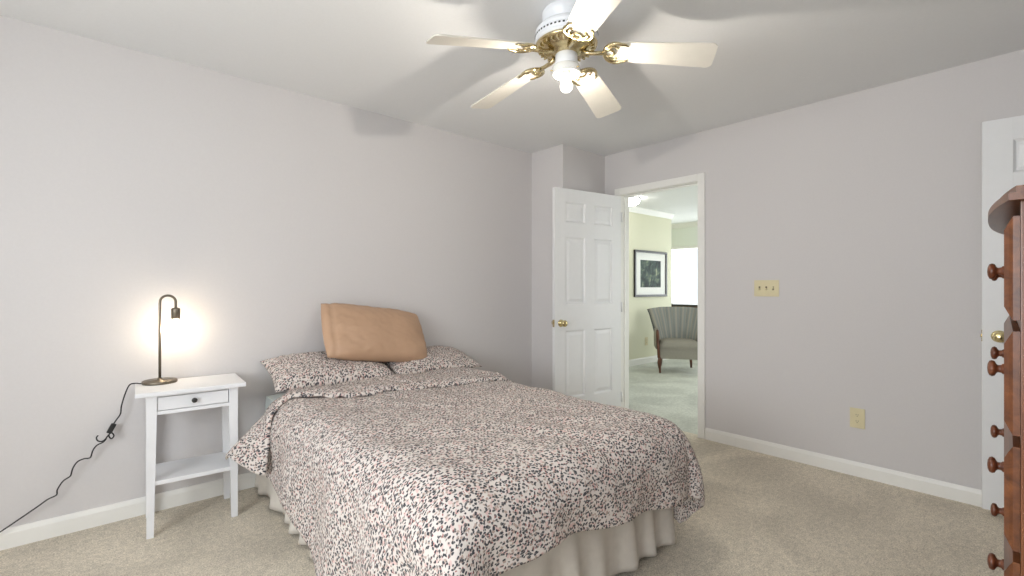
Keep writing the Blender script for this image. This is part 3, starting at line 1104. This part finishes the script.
# ================================================================ CHEST OF DRAWERS
ch_a = math.radians(2.45)
chest = thing('chest_of_drawers', 'tall reddish cherry chest of drawers with turned wooden knobs', 'chest of drawers', (1.731, .052, 0), ch_a)
bm = new()
W2, DP = .41, .46
add_box(bm, -W2, -W2 + .02, -DP, 0, .10, 1.36, .002)
add_box(bm, W2 - .02, W2, -DP, 0, .10, 1.36, .002)
add_box(bm, -W2 + .02, W2 - .02, -DP, -DP + .008, .12, 1.36)
add_box(bm, -W2 + .02, W2 - .02, -DP, -.004, 1.33, 1.36)
add_box(bm, -W2 + .02, W2 - .02, -DP, -.004, .20, .235)
for k in range(1, 5):
    zc = 1.1215 - .2215 * (k - 1)
    add_box(bm, -W2 + .02, W2 - .02, -.06, -.0005, zc - .010, zc + .010)
obj('carcass', bm, 'cherry', chest)
def bow(y_end, y_mid, x_half, y_back, n=24):
    o = [(-x_half, y_back)]
    o = [(x_half, y_back), (-x_half, y_back)][::-1]
    pts = []
    for i in range(n + 1):
        u = -1 + 2 * i / n
        pts.append((u * x_half, y_end + (y_mid - y_end) * (1 - abs(u) ** 2.4)))
    return [(x_half, y_back)] + [(-x_half, y_back)] + pts
bm = new()
add_prism(bm, bow(.016, .050, .432, -DP - .01), 1.360, 1.374, 'Z')
add_prism(bm, bow(.006, .038, .420, -DP - .005), 1.374, 1.388, 'Z')
obj('top', bm, 'cherryx', chest)
bm = new()
foot = [(-W2 - .012, 0), (-W2 + .11, 0), (-W2 + .13, .05), (-W2 + .17, .075), (W2 - .17, .075), (W2 - .13, .05), (W2 - .11, 0), (W2 + .012, 0), (W2 + .012, .135), (-W2 - .012, .135)]
add_prism(bm, foot, -.012, .012, 'Y')
sidef = [(-DP, 0), (-DP + .09, 0), (-DP + .12, .06), (-.12, .06), (-.09, 0), (-.012, 0), (-.012, .135), (-DP, .135)]
add_prism(bm, sidef, -W2 - .012, -W2 + .012, 'X')
add_prism(bm, sidef, W2 - .012, W2 + .012, 'X')
obj('plinth', bm, 'cherryx', chest)
kprof = [(r * .95, z * .80) for r, z in [(0, 0), (.0125, 0), (.0125, .003), (.0095, .006), (.0085, .013), (.012, .016), (.0175, .019), (.0195, .0245), (.0175, .030), (.010, .0335), (0, .0345)]]
for k in range(5):
    zc = 1.232 - .2215 * k
    x0, x1, z0, z1 = -W2 + .006, W2 - .006, zc - .1, zc + .1
    bm = new()
    add_box(bm, x0, x1, .0005, .010, z0, z1)
    # bevelled raised front
    a = [bm.verts.new(p) for p in ((x0, .010, z0), (x1, .010, z0), (x1, .010, z1), (x0, .010, z1))]
    b = [bm.verts.new(p) for p in ((x0 + .003, .015, z0 + .010), (x1 - .003, .015, z0 + .010), (x1 - .003, .015, z1 - .010), (x0 + .003, .015, z1 - .010))]
    c = [bm.verts.new(p) for p in ((x0 + .006, .022, z0 + .026), (x1 - .006, .022, z0 + .026), (x1 - .006, .022, z1 - .026), (x0 + .006, .022, z1 - .026))]
    for A, B in ((a, b), (b, c)):
        for i in range(4):
            j = (i + 1) % 4
            bm.faces.new((A[i], A[j], B[j], B[i]))
    bm.faces.new(c)
    add_box(bm, x0 + .03, x1 - .03, -.40, 0, z0 + .014, z1 - .03)
    d = obj('drawer', bm, 'cherryx', chest)
    for s in (-1, 1):
        bm = new()
        add_lathe(bm, kprof, 22, Matrix.Translation((s * .183, .0215, zc)) @ Matrix.Rotation(-PI / 2, 4, 'X'))
        obj('knob', bm, 'knob_wood', d)

# ================================================================ LIVING ROOM THINGS
# framed picture
px, pz, pw, ph = 6.715, 1.420, .93, .73
pic = thing('framed_picture', 'black framed landscape print with a wide white mat on the yellow wall', 'picture', (px, HY1, pz))
bm = new()
for x0, x1, z0, z1 in ((-pw / 2, pw / 2, ph / 2 - .035, ph / 2), (-pw / 2, pw / 2, -ph / 2, -ph / 2 + .035),
                       (-pw / 2, -pw / 2 + .035, -ph / 2 + .035, ph / 2 - .035), (pw / 2 - .035, pw / 2, -ph / 2 + .035, ph / 2 - .035)):
    add_box(bm, x0, x1, -.030, -.002, z0, z1, .003)
obj('frame', bm, 'frameblack', pic)
bm = new()
mw, mh, iw, ih = pw / 2 - .035, ph / 2 - .035, .295, .215
for x0, x1, z0, z1 in ((-mw, mw, ih, mh), (-mw, mw, -mh, -ih), (-mw, -iw, -ih, ih), (iw, mw, -ih, ih)):
    add_box(bm, x0, x1, -.012, -.004, z0, z1)
obj('mat_board', bm, 'mat', pic)
bm = new(); add_box(bm, -iw, iw, -.008, -.004, -ih, ih)
obj('print', bm, 'print', pic)

# flush ceiling light
fl = thing('ceiling_light', 'lit white dome ceiling light in the room beyond the doorway', 'ceiling light', (5.62, 3.86, H))
bm = new(); add_lathe(bm, [(0, 0), (.14, 0), (.145, -.012), (.135, -.022), (0, -.022)], 32)
obj('base', bm, 'fanwhite', fl)
bm = new(); add_lathe(bm, [(.132, -.020), (.136, -.040), (.118, -.070), (.080, -.092), (.030, -.102), (0, -.103)], 24)
obj('dome', bm, 'hallbulb', fl)

# console table under the far window
ct = thing('console_table', 'dark wooden console table under the bright window behind the armchair', 'table', (8.20, 3.9, 0))
bm = new(); add_box(bm, -.20, .20, -.75, .95, .865, .900, .006); obj('tabletop', bm, 'frameblack', ct)
bm = new()
add_box(bm, -.17, .17, -.71, -.69, .76, .865); add_box(bm, -.17, .17, .69, .71, .76, .865)
add_box(bm, -.17, -.15, -.69, .69, .76, .865); add_box(bm, .15, .17, -.69, .69, .76, .865)
obj('apron', bm, 'walnut', ct)
for sx in (-1, 1):
    for sy in (-1, 1):
        bm = new(); add_frustum(bm, sx * .155 - .022, sx * .155 + .022, sy * .695 - .022, sy * .695 + .022, 0, .865, .008, .008)
        obj('leg', bm, 'walnut', ct)

# channel-back armchair (local: faces -y)
ac = thing('armchair', 'grey-blue striped armchair with a fanned channel back and dark wooden legs', 'armchair', (6.389, 3.57, 0), math.radians(-54.7))
def back_fn(u, v):
    U = -1 + 2 * u
    half = .30 + .105 * v ** 1.2
    chan = abs(math.cos(U * 3.5 * PI)) ** .6
    x = half * U
    y = .235 + .13 * v - (.20 - .06 * v) * abs(U) ** 2.6 - .022 * chan
    z = .385 + v * (.502 - .035 * abs(U) ** 3) + (.012 * chan if v > .98 else 0)
    return Vector((x, y, z))
bm = new()
add_grid(bm, back_fn, 84, 16)
bk = obj('backrest', bm, 'stripe', ac, recalc=False)
sol = bk.modifiers.new('solid', 'SOLIDIFY')
sol.thickness = .075
sol.offset = 1
bm = new()
def cush(u, v):
    a, b = -1 + 2 * u, -1 + 2 * v
    w = .275 - .02 * v
    e = max(0, (1 - abs(a) ** 8) * (1 - abs(b) ** 8)) ** .4
    return Vector((w * a, -.315 + .52 * v, .375 + .075 * e + .012 * (1 - a * a) * (1 - b * b)))
add_grid(bm, cush, 24, 24)
bm2 = bm
add_box(bm2, -.272, .272, -.312, .20, .335, .378, .010)
obj('seat_cushion', bm2, 'upholstery', ac)
bm = new()
o = [(-.285, -.325), (.285, -.325), (.27, .10), (.235, .27), (-.235, .27), (-.27, .10)]
add_prism(bm, o, .205, .335, 'Z')
uvl = bm.loops.layers.uv.verify()
for f in bm.faces:
    for l in f.loops:
        l[uvl].uv = (l.vert.co.x * 1.2 + l.vert.co.y, l.vert.co.z)
obj('seat_base', bm, 'upholstery', ac)
for s in (-1, 1):
    bm = new()
    prof = [(-.30, .335), (.16, .335), (.20, .70), (.10, .615), (-.10, .575), (-.285, .575), (-.305, .55)]
    add_prism(bm, prof, s * .280, s * .325, 'X')
    uvl = bm.loops.layers.uv.verify()
    for f in bm.faces:
        for l in f.loops:
            l[uvl].uv = (l.vert.co.y * 1.4, l.vert.co.z)
    obj('arm', bm, 'upholstery', ac)
    bm = new()
    add_tube(bm, spline([(s * .285, -.318, .215), (s * .292, -.328, .33), (s * .302, -.322, .45), (s * .304, -.322, .55), (s * .304, -.308, .585), (s * .304, -.27, .592)], 5),
             .021, 10)
    obj('arm_post', bm, 'walnut', ac)
    bm = new()
    add_tube(bm, spline([(s * .262, -.295, .215), (s * .282, -.312, .14), (s * .272, -.306, .06), (s * .270, -.305, .018), (s * .272, -.315, 0)], 5),
             [.032 - .017 * min(1, i / 12) for i in range(21)], 10)
    obj('leg', bm, 'walnut', ac)
    bm = new()
    add_tube(bm, [(s * .205, .235, .215), (s * .212, .255, .12), (s * .222, .285, .0)], [.026, .021, .016], 10)
    obj('leg', bm, 'walnut', ac)

# exterior ground outside the windows
bm = new(); add_box(bm, -14, 20, -14, 16, -.5, -.3)
struct('ground_outside', bm, 'grey_ext')
